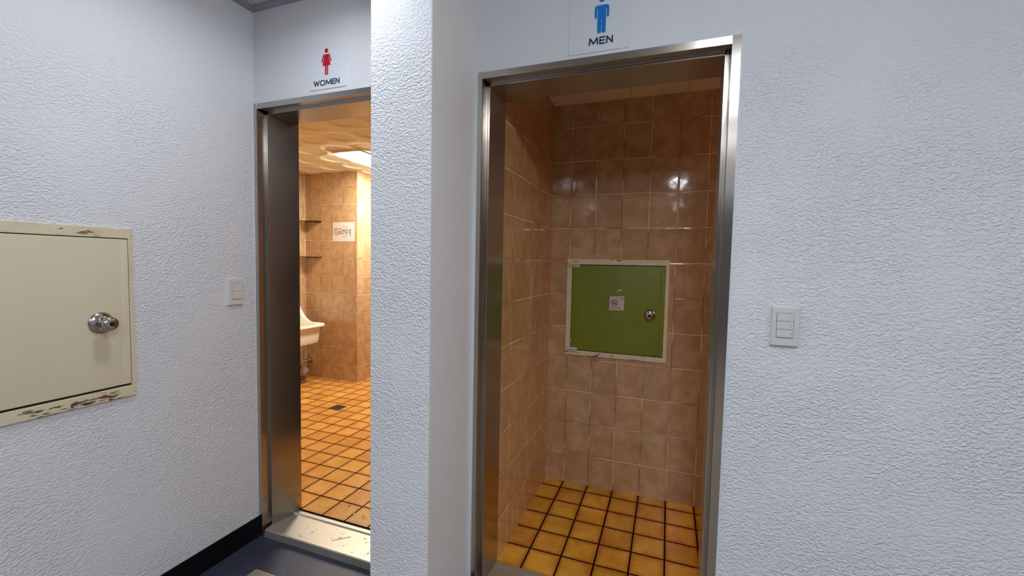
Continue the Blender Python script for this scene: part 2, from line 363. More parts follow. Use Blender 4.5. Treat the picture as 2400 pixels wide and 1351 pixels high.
# pale caulk / paint edge around the steel frames
bm = bmesh.new(); P = Plane(lambda u, v: (u, YF, v), (0, -1, 0)); rr = random.Random(3)
def wavy(a, b, n): return [a + (b - a) * i / n for i in range(n + 1)]
zs = wavy(BBH, MZ + .004, 60)
P.poly(bm, [(MX1 - .001, zs[0])] + [(MX1 + .0065 + rr.uniform(-.0016, .0016), z) for z in zs] + [(MX1 - .001, zs[-1])], 0.0016)
struct('trim_4', bm, 'caulk')
bm = bmesh.new()
P.poly(bm, [(PX1, 0.11)] + [(PX1, MZ + .008), (MX0 + .004, MZ + .008)] + [(MX0 + .0025 + rr.uniform(-.0025, .0025), z) for z in reversed(zs)], 0.0016)
struct('trim_5', bm, 'caulk')
bm = bmesh.new(); xs = wavy(MX0, MX1, 50)
P.poly(bm, [(x, MZ - .0015 + rr.uniform(-.0018, .0018) + (.004 if x < -.45 else 0) * 0) for x in xs] + [(x, MZ + .006) for x in reversed(xs)], 0.0016)
struct('trim_6', bm, 'caulk')

# men's washroom
struct('floor_men', boxes((XA - .05, 2.6, 1.690, YB + .02, -0.05, MF)), 'mfloor')
struct('wall_men_back', boxes((XA - .02, 2.6, YB, YB + .1, MF, MC + .1)), 'mback')
struct('wall_partition', boxes((XA - .10, XA, IN, YB, 0.0, MC + .1)), 'mside')
struct('wall_men_right', boxes((2.6, 2.7, IN, YB + .1, 0.0, MC + .1)), 'mside')
struct('wall_men_front', boxes((MX1 - .03, 2.6, IN, YI - .001, 0.0, MC + .1), (XA, MX1 - .03, IN, YI - .001, MZ - .03, MC + .1)), 'mback')
struct('ceiling_men', boxes((XA + .002, -0.2275, YI, YB, MC, MC + .03), (-0.2245, 0.0645, YI, YB, MC, MC + .03), (0.0665, 0.66, YI, YB, MC, MC + .03),
                            (0.663, 1.26, YI, YB, MC, MC + .03), (1.263, 2.6, YI, YB, MC, MC + .03)), 'ceil_plain')
struct('ceiling_men_void', boxes((XA, 2.6, YI, YB, MC + .031, MC + .04)), 'dark')
# women's washroom
WXR = XA - .10
struct('floor_women', boxes((XW - .1, WXR + .005, 1.690, 6.0, -0.05, 0.05)), 'wfloor')
struct('wall_women_left', boxes((XW - .1, XW, YI - .012, 6.0, 0.0, 2.42)), 'wside')
struct('wall_women_right', boxes((WXR, WXR + .006, YI, 6.0, 0.0, 2.42)), 'wside')
struct('wall_women_front', boxes((XW, WX0 + .04, IN, YI - .001, 0.0, 2.42), (WX0 + .04, WX1 - .04, IN, YI - .001, 2.08, 2.42), (WX1 - .04, WXR, IN, YI - .001, 0, 2.42)), 'wback')
struct('wall_women_back', boxes((XW, WXR, 5.9, 6.0, 0.0, 2.42)), 'wback')
bm = bmesh.new(); box(bm, XW, XQ, YQ, 5.9, 0.05, 2.42)
for f in bm.faces: f.material_index = 1 if abs(f.normal.x) > .5 else 0
struct('wall_women_pillar', bm, ['wback', 'wside'])
# relief ceiling with dished discs
def relief():
    x0, x1, y0, y1, s = XW, -1.5, 1.70, 4.2, 0.005
    nx, ny = int((x1 - x0) / s), int((y1 - y0) / s); ZW = 2.320
    px, py, cx, cy = 0.2855, 0.2870, -2.410, 2.393
    vs, fs = [], []
    for j in range(ny + 1):
        y = y0 + (y1 - y0) * j / ny
        for i in range(nx + 1):
            x = x0 + (x1 - x0) * i / nx
            a = (x - cx) / px; b = (y - cy) / py; dx = (a - round(a)) * px; dy = (b - round(b)) * py
            r = math.hypot(dx, dy); h = 0.0
            if r < 0.126:
                # inner disc offset towards the lamp side; ramp between rim and inner circle
                ri = math.hypot(dx + .028, dy - .020); inner = 0.084
                if ri < inner: h = 0.013
                else: t = (0.126 - r) / max(1e-4, (0.126 - r) + (ri - inner)); h = 0.003 + 0.009 * t
            jy = abs(((y - 2.533) / 0.574 + .5) % 1 - .5) * 0.574; jx = abs(((x - (-2.553)) / 0.571 + .5) % 1 - .5) * 0.571
            if jy < s * .6 or jx < s * .6: h = 0.004
            vs.append((x, y, ZW + h))
    for j in range(ny):
        for i in range(nx):
            k = j * (nx + 1) + i; fs.append((k, k + nx + 1, k + nx + 2, k + 1))
    me = bpy.data.meshes.new('ceiling_women'); me.from_pydata(vs, [], fs); me.materials.append(MAT['ceil_relief'])
    me.polygons.foreach_set('use_smooth', [True] * len(fs))
    o = bpy.data.objects.new('ceiling_women', me); C.objects.link(o); o['kind'] = 'structure'
relief()
struct('ceiling_women_rear', boxes((XW, WXR, 4.2, 6.0, 2.32, 2.34), (-1.5, WXR, 1.7, 4.2, 2.32, 2.34)), 'ceil_relief')
struct('ceiling_women_slab', boxes((XW, WXR, 1.70, 6.0, 2.42, 2.44)), 'dark')

# ------------------------------------------------------------------ steel door frames (door_1 women's, door_2 men's)
def door_frame(name, x0, x1, zt, fx, fz, yback, splay, zs, lip):
    """fx: width of the face; jamb profile: face, recess to y=1.55, stop, reveal to yback"""
    root = bpy.data.objects.new(name, None); C.objects.link(root); root.location = (0, YF, 0); root.matrix_world = Matrix.Translation((0, YF, 0)); root['kind'] = 'structure'
    ys = 1.550; st = 0.0145
    def jamb(sgn, xo, fxx, sp):
        # outline in plan (x offset inward, y)
        pr = [(0, YF - .004), (fxx, YF - .004), (fxx, ys), (fxx + st * .35, ys), (fxx + st * .35, ys + .004), (fxx + st * .5, ys + .004), (fxx + st * .5, ys),
              (fxx + st, ys), (fxx + st + sp, yback), (0, yback)]
        bm = bmesh.new(); a = [bm.verts.new((xo + sgn * u, y, 0.0)) for u, y in pr]; b = [bm.verts.new((xo + sgn * u, y, zt)) for u, y in pr]
        for i in range(len(pr)): j = (i + 1) % len(pr); bm.faces.new((a[i], a[j], b[j], b[i]))
        bm.faces.new(a); bm.faces.new(b[::-1]); bmesh.ops.triangulate(bm, faces=[f for f in bm.faces if len(f.verts) > 4])
        return obj('jamb', bm, 'steel_z', root)
    jamb(1, x0, fx[0], splay[0]); jamb(-1, x1, fx[1], splay[1])
    pr = [(0, YF - .0035), (fz, YF - .0035), (fz, ys), (fz + .005, ys), (fz + .005, ys + .004), (fz + .007, ys + .004), (fz + .007, ys), (fz + .012, ys), (fz + .012 + .002, yback), (0, yback)]
    bm = bmesh.new(); e = 0.0008; A, B = x0 + fx[0] - .0, x1 - fx[1] + .0
    a = [bm.verts.new((A, y, zt - u)) for u, y in pr]; b = [bm.verts.new((B, y, zt - u)) for u, y in pr]
    for i in range(len(pr)): j = (i + 1) % len(pr); bm.faces.new((a[i], a[j], b[j], b[i]))
    bm.faces.new(a); bm.faces.new(b[::-1]); bmesh.ops.triangulate(bm, faces=[f for f in bm.faces if len(f.verts) > 4])
    obj('head', bm, 'steel_x', root)
    # threshold: dished plate with a raised rear lip
    X0, X1 = x0 + fx[0] + .006, x1 - fx[1] - .006
    pr = [(YF - .003, 0.0), (YF - .003, zs - .004), (YF + .001, zs), (yback - .040, zs - .001), (yback - .034, zs + lip), (yback - .010, zs + lip), (yback - .008, 0.0)]
    bm = bmesh.new(); a = [bm.verts.new((X0 + .001 + (.010 if y < YF + .002 and z > .01 else 0), y, z)) for y, z in pr]; b = [bm.verts.new((X1, y, z)) for y, z in pr]
    for i in range(len(pr)): j = (i + 1) % len(pr); bm.faces.new((a[i], a[j], b[j], b[i]))
    bm.faces.new(a); bm.faces.new(b[::-1]); bmesh.ops.triangulate(bm, faces=[f for f in bm.faces if len(f.verts) > 4])
    obj('threshold', bm, 'sill', root)
    return root
door_frame('door_1', WX0, WX1, WZ, (0.020, 0.020), 0.0255, 1.70, (0.036, 0.0), 0.038, 0.006)
door_frame('door_2', MX0, MX1, MZ, (0.0165, 0.0255), 0.024, 1.715, (0.001, -0.004), 0.0505, 0.0005)

# ------------------------------------------------------------------ water drops
def drops(name, spots, z, label):
    bm = bmesh.new()
    for x, y, r, l, a in spots:
        t = bmesh.new(); bmesh.ops.create_icosphere(t, subdivisions=2, radius=1)
        for v in t.verts:
            c = v.co; c.z = max(c.z, -0.05); px = c.x * r * l; py = c.y * r
            px += 0.35 * r * math.sin(3 * c.y + a)
            v.co = Vector((x + px * math.cos(a) - py * math.sin(a), y + px * math.sin(a) + py * math.cos(a), z + c.z * r * 0.38))
        me = bpy.data.meshes.new('t'); t.to_mesh(me); t.free(); bm.from_mesh(me); bpy.data.meshes.remove(me)
    o = obj(name, bm, 'water', smooth=True); return tag(o, label, 'water', kind='stuff')
rw = random.Random(11); sp = []
for k in range(46):
    sp.append((rw.uniform(-1.66, -1.17), rw.uniform(1.53, 1.645), rw.uniform(.0016, .0042), rw.choice([1, 1, 1.4, 2.0]), rw.uniform(0, 3.1)))
for t in range(7): sp.append((-1.455 + .009 * t, 1.566 + .008 * t, .0040, 1.9, 0.75))
drops('water_drops', sp, 0.0380, 'water drops scattered over the steel threshold of the doorway with the women sign')
sp = [(rw.gauss(-1.46, .10), rw.uniform(1.74, 2.02), rw.uniform(.0016, .006), rw.choice([1, 1.4, 2.2]), rw.uniform(0, 3.1)) for k in range(70)]
drops('splashed_water', [q for q in sp if q[0] < -1.0], 0.0505, 'water splashed over orange floor tiles just inside the women washroom')
sp = [(rw.gauss(-1.50, .035), rw.uniform(1.30, 1.42), rw.uniform(.001, .0032), rw.choice([1, 1.4]), rw.uniform(0, 3.1)) for k in range(40)]
drops('floor_droplets', sp, 0.0002, 'tiny water droplets on the dark navy hall floor before the women doorway')

# ------------------------------------------------------------------ knobs (parts)
def knob(parent, o, ax, rr_, kr, L, name='knob'):
    """rosette plate, neck and tapered knob with a keyhole; child pieces of a hatch door"""
    ax = Vector(ax); o = Vector(o)
    bm = bmesh.new()
    lathe(bm, [(0, rr_), (.002, rr_), (.004, rr_ * .97), (.0085, rr_ * .80), (.011, rr_ * .52), (.0115, rr_ * .45)], o, ax, 40)
    lathe(bm, [(.010, kr * .55), (.018, kr * .52), (.024, kr * .62), (L * .50, kr * .88), (L * .75, kr), (L * .90, kr * .99), (L * .965, kr * .90), (L, kr * .72), (L + .0003, kr * .38), (L - .004, kr * .36), (L - .004, 0)], o, ax, 40)
    k = obj(name, bm, 'satin', parent, smooth=True)
    return k
def keyhole(k, o, ax, kr, L):
    o = Vector(o); ax = Vector(ax)
    bm = bmesh.new(); lathe(bm, [(L - .0042, kr * .35), (L + .0002, kr * .35), (L + .0002, kr * .10), (L - .001, 0)], o, ax, 20)
    return bm

# ------------------------------------------------------------------ cream hatch on the left wall
def cream_hatch():
    y0, y1, z0, z1 = 0.395, 0.9997, 0.8588, 1.4729; D = 0.011
    t = thing('access_hatch', (XL, (y0 + y1) / 2, z0), 'cream painted access hatch with chipped frame on the left hall wall', 'hatch')
    iy0, iy1, iz0, iz1 = y0 + .016, 0.9862, 0.8985, 1.4375
    bm = bmesh.new()
    for b in ((y0, y1, iz1, z1), (y0, y1, z0, iz0), (y0, iy0, iz0, iz1), (iy1, y1, iz0, iz1)):
        box(bm, XL - .002, XL + D, *b)
    # raised arris along the outside of the frame
    fr = obj('frame', bm, 'cream', t)
    bv = fr.modifiers.new('bevel', 'BEVEL'); bv.width = 0.0018; bv.segments = 2
    obj('recess', boxes((XL - .001, XL + .0012, iy0 - .002, iy1 + .002, iz0 - .002, iz1 + .002)), 'dark', t)
    bm = bmesh.new(); dz0 = iz0 + .0075
    box(bm, XL + .0015, XL + .0105, iy0 + .003, iy1 - .0022, dz0, iz1 - .0028, bev=0.003, seg=3)
    # turned closing edge and slight lip
    box(bm, XL + .0075, XL + .0128, iy1 - .024, iy1 - .0025, dz0 + .0005, iz1 - .0035, bev=0.0024, seg=3)
    d = obj('door', bm, 'creamdoor', t, smooth=True)
    o = (XL + .0100, 0.9005, 1.140)
    k = knob(d, o, (1, 0.03, 0.0), 0.0375, 0.0235, 0.060)
    bm = keyhole(k, o, (1, 0.03, 0), 0.0235, 0.060)
    q = obj('keyhole', bm, 'dark', d)
    return t
cream_hatch()

# ------------------------------------------------------------------ green hatch on the men's back wall
def green_hatch():
    x0, x1, z0, z1 = -0.5665, 0.0055, 0.8388, 1.4102; D = 0.012
    t = thing('access_hatch', ((x0 + x1) / 2, YB, z0), 'green access hatch in a chipped cream frame on the brown tiled wall', 'hatch')
    ix0, ix1, iz0, iz1 = x0 + .0300, x1 - .0195, z0 + .0285, z1 - .0310
    bm = bmesh.new()
    for a, b, c, d in ((x0, x1, iz1, z1), (x0, x1, z0, iz0), (x0, ix0, iz0, iz1), (ix1, x1, iz0, iz1)): box(bm, a, b, YB - D, YB + .002, c, d)
    fr = obj('frame', bm, 'cream2', t); bv = fr.modifiers.new('bevel', 'BEVEL'); bv.width = 0.0018; bv.segments = 2
    obj('recess', boxes((ix0 - .002, ix1 + .002, YB - .0012, YB + .001, iz0 - .002, iz1 + .002)), 'dark', t)
    bm = bmesh.new(); dx0, dx1, dz0, dz1 = ix0 + .0025, ix1 - .001, iz0 + .0045, iz1 - .0035
    box(bm, dx0, dx1, YB - .013, YB - .002, dz0, dz1, bev=0.0028, seg=3)
    box(bm, dx1 - .020, dx1 - .0005, YB - .0150, YB - .010, dz0 + .001, dz1 - .001, bev=0.0022, seg=3)
    d = obj('door', bm, 'green', t, smooth=True)
    # paint chips and faint stamped lines
    P = Plane(lambda u, v: (u, YB - .013, v), (0, -1, 0)); f7 = lambda a, b: (-0.5338 + (a - 285) * .000543, 1.3762 - (b - 190) * .000545)
    for pts in (((765, 437), (785, 443), (818, 437), (812, 452), (797, 461), (780, 450)), ((764, 462), (776, 461), (779, 474), (768, 476)), ((655, 452), (663, 452), (664, 459), (656, 460)),
                ((268, 885), (282, 895), (279, 950), (284, 1000), (292, 1032), (270, 1030))):
        bm = bmesh.new(); P.poly(bm, [f7(*p) for p in pts], .0003); obj('paint_chip', bm, 'greenchip', d)
    for a, b, e in ((1062, 1142, 325), (1085, 1140, 350)):
        bm = bmesh.new(); P.poly(bm, [f7(a, e), f7(b, e), f7(b, e + 3.5), f7(a, e + 3.5)], .0002); obj('stamped_line', bm, 'greendark', d)
    for c, rx, ry in (((558, 388), .004, .011), ((370, 705), .003, .010), ((1130, 1085), .002, .007)):
        bm = bmesh.new(); P.disc(bm, f7(*c), rx, .0002, ry=ry); obj('scuff', bm, 'greendark', d)
    # no-smoking sticker
    sx = lambda a, b: (-0.3119 + (a - 385) * .0811 / 462, 1.1986 - (b - 325 - (a - 385) * .045) * .0815 / 455)
    bm = bmesh.new(); T = .0005
    P.poly(bm, [sx(*p) for p in ((392, 322), (845, 322), (850, 330), (842, 770), (835, 778), (382, 770), (375, 762), (385, 330))], T)
    P2 = Plane(lambda u, v: (*sx(u, v),), (0, 0, 0))
    Q = Plane(lambda u, v: (sx(u, v)[0], YB - .013 - T, sx(u, v)[1]), (0, -1, 0)); t2 = .0003
    Q.ring(bm, (540, 530), 95, 95, 22, t2, 1); Q.stroke(bm, [(470, 465), (608, 600)], 24, t2, 1)
    Q.stroke(bm, [(478, 548), (560, 552)], 20, t2, 1); Q.stroke(bm, [(535, 530), (530, 500), (548, 475)], 9, t2, 1); Q.stroke(bm, [(560, 540), (585, 510), (560, 480)], 10, t2, 1); Q.stroke(bm, [(575, 565), (600, 540), (605, 500)], 12, t2, 1)
    def word(ox, oy, s, w):
        L = lambda pts: Q.stroke(bm, [(ox + a * s, oy + b * s) for a, b in pts], w, t2, 2)
        L([(2, 2), (14, 2), (12, 9)]); L([(0, 13), (17, 13)]); L([(3, 17), (14, 17), (14, 25), (3, 25), (3, 17)])
        L([(24, 3), (29, 3), (31, 7), (29, 11), (24, 11), (22, 7), (24, 3)]); L([(37, 0), (37, 15)]); L([(32, 5), (37, 5)]); L([(32, 9), (37, 9)]); L([(25, 16), (25, 24), (38, 24)])
        L([(46, 2), (58, 2), (56, 11)]); L([(44, 14), (62, 14)]); L([(53, 14), (53, 26)])
        L([(70, 3), (75, 3), (77, 7), (75, 11), (70, 11), (68, 7), (70, 3)]); L([(83, 0), (83, 15)]); L([(77, 5), (83, 5)]); L([(77, 9), (83, 9)]); L([(69, 17), (83, 17), (82, 27)])
    word(430, 655, 3.3, 8)
    rk = random.Random(5)
    for k in range(26):
        a = rk.uniform(0, 1); cx = 570 + 270 * a; cy = 350 + 110 * a * rk.uniform(.2, 1.1) + rk.uniform(-6, 18)
        Q.disc(bm, (min(cx, 832), cy), rk.uniform(5, 12), t2, 2, 6, ry=rk.uniform(5, 14))
    s = obj('no_smoking_sticker', bm, ['sticker', 'darkred', 'greyink'], d); s['label'] = 'small white sticker with a red no smoking symbol and Korean lettering'
    # hinges
    for xa, xb, za, zb in ((-.5515, -.4905, 1.3615, 1.3925), (-.5540, -.4940, .8600, .8850)):
        bm = bmesh.new(); zm = (za + zb) / 2; y = YB - D
        box(bm, xa, xb, y - .004, y + .001, za, zb, bev=.0012); 
        lathe(bm, [(0, .0052), (.02, .0052), (.0205, .0040), (.0225, .0040), (.023, .0052), (xb - xa, .0052)], (xa, y - .007, zm + .004), (1, 0, 0), 16)
        lathe(bm, [(0, .0045), (xb - xa, .0045)], (xa, y - .006, zm - .007), (1, 0, 0), 16)
        obj('hinge', bm, 'hinge', t, smooth=True)
    o = (-0.0903, YB - .0135, 1.1027); ax = (0, -1, 0)
    k = knob(d, o, ax, 0.0315, 0.0195, 0.046)
    obj('keyhole', keyhole(k, o, ax, 0.0195, 0.046), 'dark', d)
MAT['greendark'] = plain('dark_scuff', (0.095, 0.115, 0.012), 0.6)
MAT['hinge'] = plain('painted_hinge', (0.66, 0.58, 0.46), 0.4, 0, 0.15, 60)
green_hatch()

# ------------------------------------------------------------------ light switches
def switch(fn, nrm, w, h, n, rw_, rh, cx, cz, pm, loc, label, dz=0.0, T=0.011):
    """fn(u, v, d): plate coordinates to world, d = distance from the wall"""
    t = thing('light_switch', loc, label, 'light switch')
    def rbox(bm, u0, u1, v0, v1, d0, d1, r=.003, ch=.0018, mi=0):
        lay = [(d0, 0), (d1 - ch, 0), (d1 - ch * .3, ch * .35), (d1, ch)]; rings = []
        for d, ins in lay: rings.append([bm.verts.new(fn(a, b, d)) for a, b in rrect(u0 + ins, u1 - ins, v0 + ins, v1 - ins, max(r - ins * .4, .0004))])
        for a, b in zip(rings, rings[1:]):
            for i in range(len(a)): j = (i + 1) % len(a); bm.faces.new((a[i], a[j], b[j], b[i]))
        bm.faces.new(rings[-1]); bm.faces.new(rings[0][::-1])
        for f in bm.faces: f.material_index = mi
    bm = bmesh.new(); rbox(bm, -w / 2, w / 2, -h / 2, h / 2, -.001, T, .003, .0035); obj('plate', bm, pm, t)
    bm = bmesh.new(); rbox(bm, cx - rw_ / 2 - .0011, cx + rw_ / 2 + .0011, cz - rh / 2 - .0011, cz + rh / 2 + .0011, T - .004, T + .0002, .002, .0001); obj('gap', bm, 'switchgap', t)
    for k in range(n):
        v1 = cz + rh / 2 - k * rh / n; v0 = v1 - rh / n + .0010
        bm = bmesh.new(); rbox(bm, cx - rw_ / 2, cx + rw_ / 2, v0, v1, T - .003, T + .0024, .0012, .0010)
        r = obj('rocker', bm, pm, t)
        bm = bmesh.new(); u = cx + rw_ / 2 - .0055; vm = (v0 + v1) / 2
        a = [bm.verts.new(fn(u + i, vm + j, T + .0026)) for i, j in ((-.0014, -.003), (.0014, -.003), (.0014, .003), (-.0014, .003))]; b = [bm.verts.new(fn(u + i, vm + j, T + .0020)) for i, j in ((-.0014, -.003), (.0014, -.003), (.0014, .003), (-.0014, .003))]
        bm.faces.new(a); bm.faces.new(b[::-1])
        for i in range(4): bm.faces.new((a[i], a[(i + 1) % 4], b[(i + 1) % 4], b[i]))
        if n == 3: obj('indicator', bm, 'indicator', r)
        else: bm.free()
    return t
MAT['switchgap'] = plain('switch_gap', (0.14, 0.14, 0.14), 0.8)
MAT['indicator'] = plain('switch_indicator', (0.40, 0.41, 0.40), 0.6)
cyw, czw = (1.360 + 1.4324) / 2, (1.2836 + 1.1604) / 2
switch(lambda u, v, d: Vector((XL + d, cyw + u, czw + v)), (1, 0, 0), .0720, .1215, 2, .0400, .0730, .004, .002, 'plate', (XL, cyw, czw),
       'white two rocker light switch on the left wall beside the women doorway')
cxm, czm = (.3020 + .3770) / 2, (1.2610 + 1.1412) / 2
switch(lambda u, v, d: Vector((cxm + u, YF - d, czm + v)), (0, -1, 0), .0740, .1200, 3, .0440, .0745, -.001, .003, 'plate2', (cxm, YF, czm),
       'off-white three rocker light switch on the textured wall right of the men doorway', T=0.012)

# ------------------------------------------------------------------ signs above the doors
def sign_board(t, x0, x1, z0, z1, r=.010, tk=.0035):
    bm = bmesh.new(); rings = []
    for d, ins in ((0, 0), (tk - .001, 0), (tk, .001)):
        rings.append([bm.verts.new((a, YF - d, b)) for a, b in rrect(x0 + ins, x1 - ins, z0 + ins, z1 - ins, r)])
    for a, b in zip(rings, rings[1:]):
        for i in range(len(a)): j = (i + 1) % len(a); bm.faces.new((a[i], a[j], b[j], b[i]))
    bm.faces.new(rings[-1]); bm.faces.new(rings[0][::-1]); obj('board', bm, 'plastic', t)
PS = Plane(lambda u, v: (u, YF - .0036, v), (0, -1, 0))
def letters(bm, s, x, z, h, wd, gap, sw):
    G = {'W': [[(0, 1), (.25, 0), (.5, .95), (.75, 0), (1, 1)]], 'M': [[(0, 0), (.08, 1), (.5, .12), (.92, 1), (1, 0)]],
         'E': [[(1, 1), (0, 1), (0, 0), (1, 0)], [(0, .5), (.92, .5)]], 'N': [[(0, 0), (0, 1), (1, 0), (1, 1)]],
         'O': [[(.5 + .5 * math.cos(a), .5 + .5 * math.sin(a)) for a in [2 * math.pi * i / 24 for i in range(25)]]]}
    for ch, w_ in zip(s, wd):
        for st_ in G[ch]: PS.stroke(bm, [(x + sw / 2 + a * (w_ - sw), z + sw / 2 + b * (h - sw)) for a, b in st_], sw)
        x += w_ + gap
t = thing('washroom_sign', (-1.42, YF, 2.118), 'white WOMEN sign with red skirted figure above the left doorway', 'sign')
sign_board(t, -1.5215, -1.3200, 2.1190, 2.3050)
bm = bmesh.new(); cx = -1.4253
PS.poly(bm, [(cx - .0105, 2.2640), (cx + .0105, 2.2640), (cx + .0125, 2.2550), (cx + .0222, 2.2165), (cx - .0222, 2.2165), (cx - .0125, 2.2550)])
for s in (-1, 1):
    PS.stroke(bm, [(cx + s * .0148, 2.2625), (cx + s * .0245, 2.2340)], .0058, .0010)
    PS.stroke(bm, [(cx + s * .0050, 2.2170), (cx + s * .0050, 2.1800)], .0072, .0009)
PS.disc(bm, (cx, 2.2790), .0098, k=24)
obj('figure', bm, 'red', t)
bm = bmesh.new(); letters(bm, 'WOMEN', -1.4975, 2.1335, .0245, (.0335, .0310, .0320, .0190, .0215), .0014, .0046)
obj('lettering', bm, 'ink', t)
t = thing('washroom_sign', (-0.257, YF, 2.105), 'white MEN sign with blue standing figure above the right doorway', 'sign')
sign_board(t, -0.3580, -0.1520, 2.1040, 2.3100, tk=.0032)
bm = bmesh.new(); cx = -0.2457
PS.poly(bm, [(cx - .0165, 2.2560), (cx + .0165, 2.2560), (cx + .0215, 2.2530), (cx + .0240, 2.2470), (cx + .0160, 2.2440), (cx + .0143, 2.2420), (cx - .0143, 2.2420), (cx - .0160, 2.2440), (cx - .0240, 2.2470), (cx - .0215, 2.2530)])
PS.poly(bm, [(cx - .0143, 2.2425), (cx + .0143, 2.2425), (cx + .0143, 2.2100), (cx - .0143, 2.2100)], .0007)
for s in (-1, 1):
    PS.stroke(bm, [(cx + s * .0202, 2.2490), (cx + s * .0205, 2.2180)], .0076, .0012)
    PS.stroke(bm, [(cx + s * .0075, 2.2110), (cx + s * .0075, 2.1700)], .0136, .0009)
PS.disc(bm, (cx, 2.2765), .0106, k=24)
obj('figure', bm, 'blue', t)
bm = bmesh.new(); letters(bm, 'MEN', cx - .0420, 2.1270, .0255, (.0330, .0200, .0230), .0030, .0048)
obj('lettering', bm, 'ink', t)

# ------------------------------------------------------------------ women's washroom things
# paper sign
t = thing('paper_notice', (-3.31, YQ, 1.578), 'white paper notice with red symbol and black Korean handwriting on tan tiles', 'sign')
obj('sheet', boxes((-3.4575, -3.1658, YQ - .0015, YQ, 1.5780, 1.7836)), 'paper', t)
fx = lambda a, b: (-3.4575 + (a - 300) * .000379, 1.7836 - (b - 330) * .000307)
Q = Plane(lambda u, v: (fx(u, v)[0], YQ - .0015, fx(u, v)[1]), (0, -1, 0))
bm = bmesh.new()
K = lambda pts, w_=17: Q.stroke(bm, pts, w_)
K([(545, 548), (595, 545), (600, 602)]); K([(520, 658), (625, 650)]); K([(540, 705), (570, 688), (600, 705), (600, 738), (570, 750), (540, 738), (540, 705)], 15)
K([(645, 610), (675, 598), (695, 612), (690, 638), (660, 645), (643, 632), (645, 610)], 13); K([(714, 575), (714, 662)]); K([(690, 608), (714, 605)], 12); K([(690, 636), (714, 634)], 12); K([(645, 680), (652, 722), (715, 722)])
K([(758, 572), (800, 580), (785, 622)]); K([(738, 668), (832, 662)]); K([(790, 668), (790, 762)])
K([(850, 615), (872, 598), (896, 612), (890, 632), (862, 638), (850, 615)], 13); K([(937, 575), (935, 652)]); K([(905, 608), (935, 604)], 12); K([(905, 632), (935, 630)], 12); K([(855, 692), (938, 690), (922, 792)])
obj('black_lettering', bm, 'ink', t)
bm = bmesh.new(); Q.ring(bm, (435, 645), 88, 112, 22)
for p, w_ in (([(380, 575), (490, 725)], 20), ([(385, 665), (425, 650), (470, 600)], 15), ([(430, 590), (455, 560), (470, 580)], 12), ([(400, 715), (430, 690), (470, 680)], 14), ([(435, 755), (435, 785)], 26)): Q.stroke(bm, p, w_)
obj('red_symbol', bm, 'rosered', t)
for ox, oy in ((655, 492), (665, 815)):
    bm = bmesh.new(); Q.stroke(bm, [p for i in range(5) for p in ((ox + i * 34, oy + 12), (ox + i * 34 + 8, oy - 12), (ox + i * 34 + 18, oy + 12), (ox + i * 34 + 26, oy - 6))], 6)
    obj('small_lettering', bm, 'greyred', t)

# glass shelves in the corner
for z, lab in ((1.796, 'upper glass corner shelf with thin chrome rail on the tan tiles'), (1.404, 'lower glass corner shelf with thin chrome rail above the sink')):
    t = thing('glass_shelf', (-3.73, YQ, z), lab, 'shelf', 'glass corner shelves above the sink')
    y0, y1, x0, x1 = YQ - .105, YQ - .001, XW + .001, -3.612; bm = bmesh.new()
    pts = [(x0, y0), (x1 - .03, y0), (x1 - .01, y0 + .008), (x1, y0 + .03), (x1, y1), (x0, y1)]
    a = [bm.verts.new((p[0], p[1], z)) for p in pts]; b = [bm.verts.new((p[0], p[1], z + .006)) for p in pts]
    bm.faces.new(a[::-1]); bm.faces.new(b)
    for i in range(len(pts)): j = (i + 1) % len(pts); bm.faces.new((a[i], a[j], b[j], b[i]))
    obj('glass_panel', bm, 'glass', t)
    bm = bmesh.new(); tube(bm, [(x0, y0 + .006, z + .034), (x1 - .03, y0 + .006, z + .034), (x1 - .010, y0 + .016, z + .034), (x1 - .006, y0 + .035, z + .034), (x1 - .006, y1, z + .034)], .0022, 8)
    obj('rail', bm, 'chrome', t, smooth=True)
    obj('bracket', boxes((x0, x1, y1 - .012, y1, z - .0065, z - .0003)), 'dark', t)

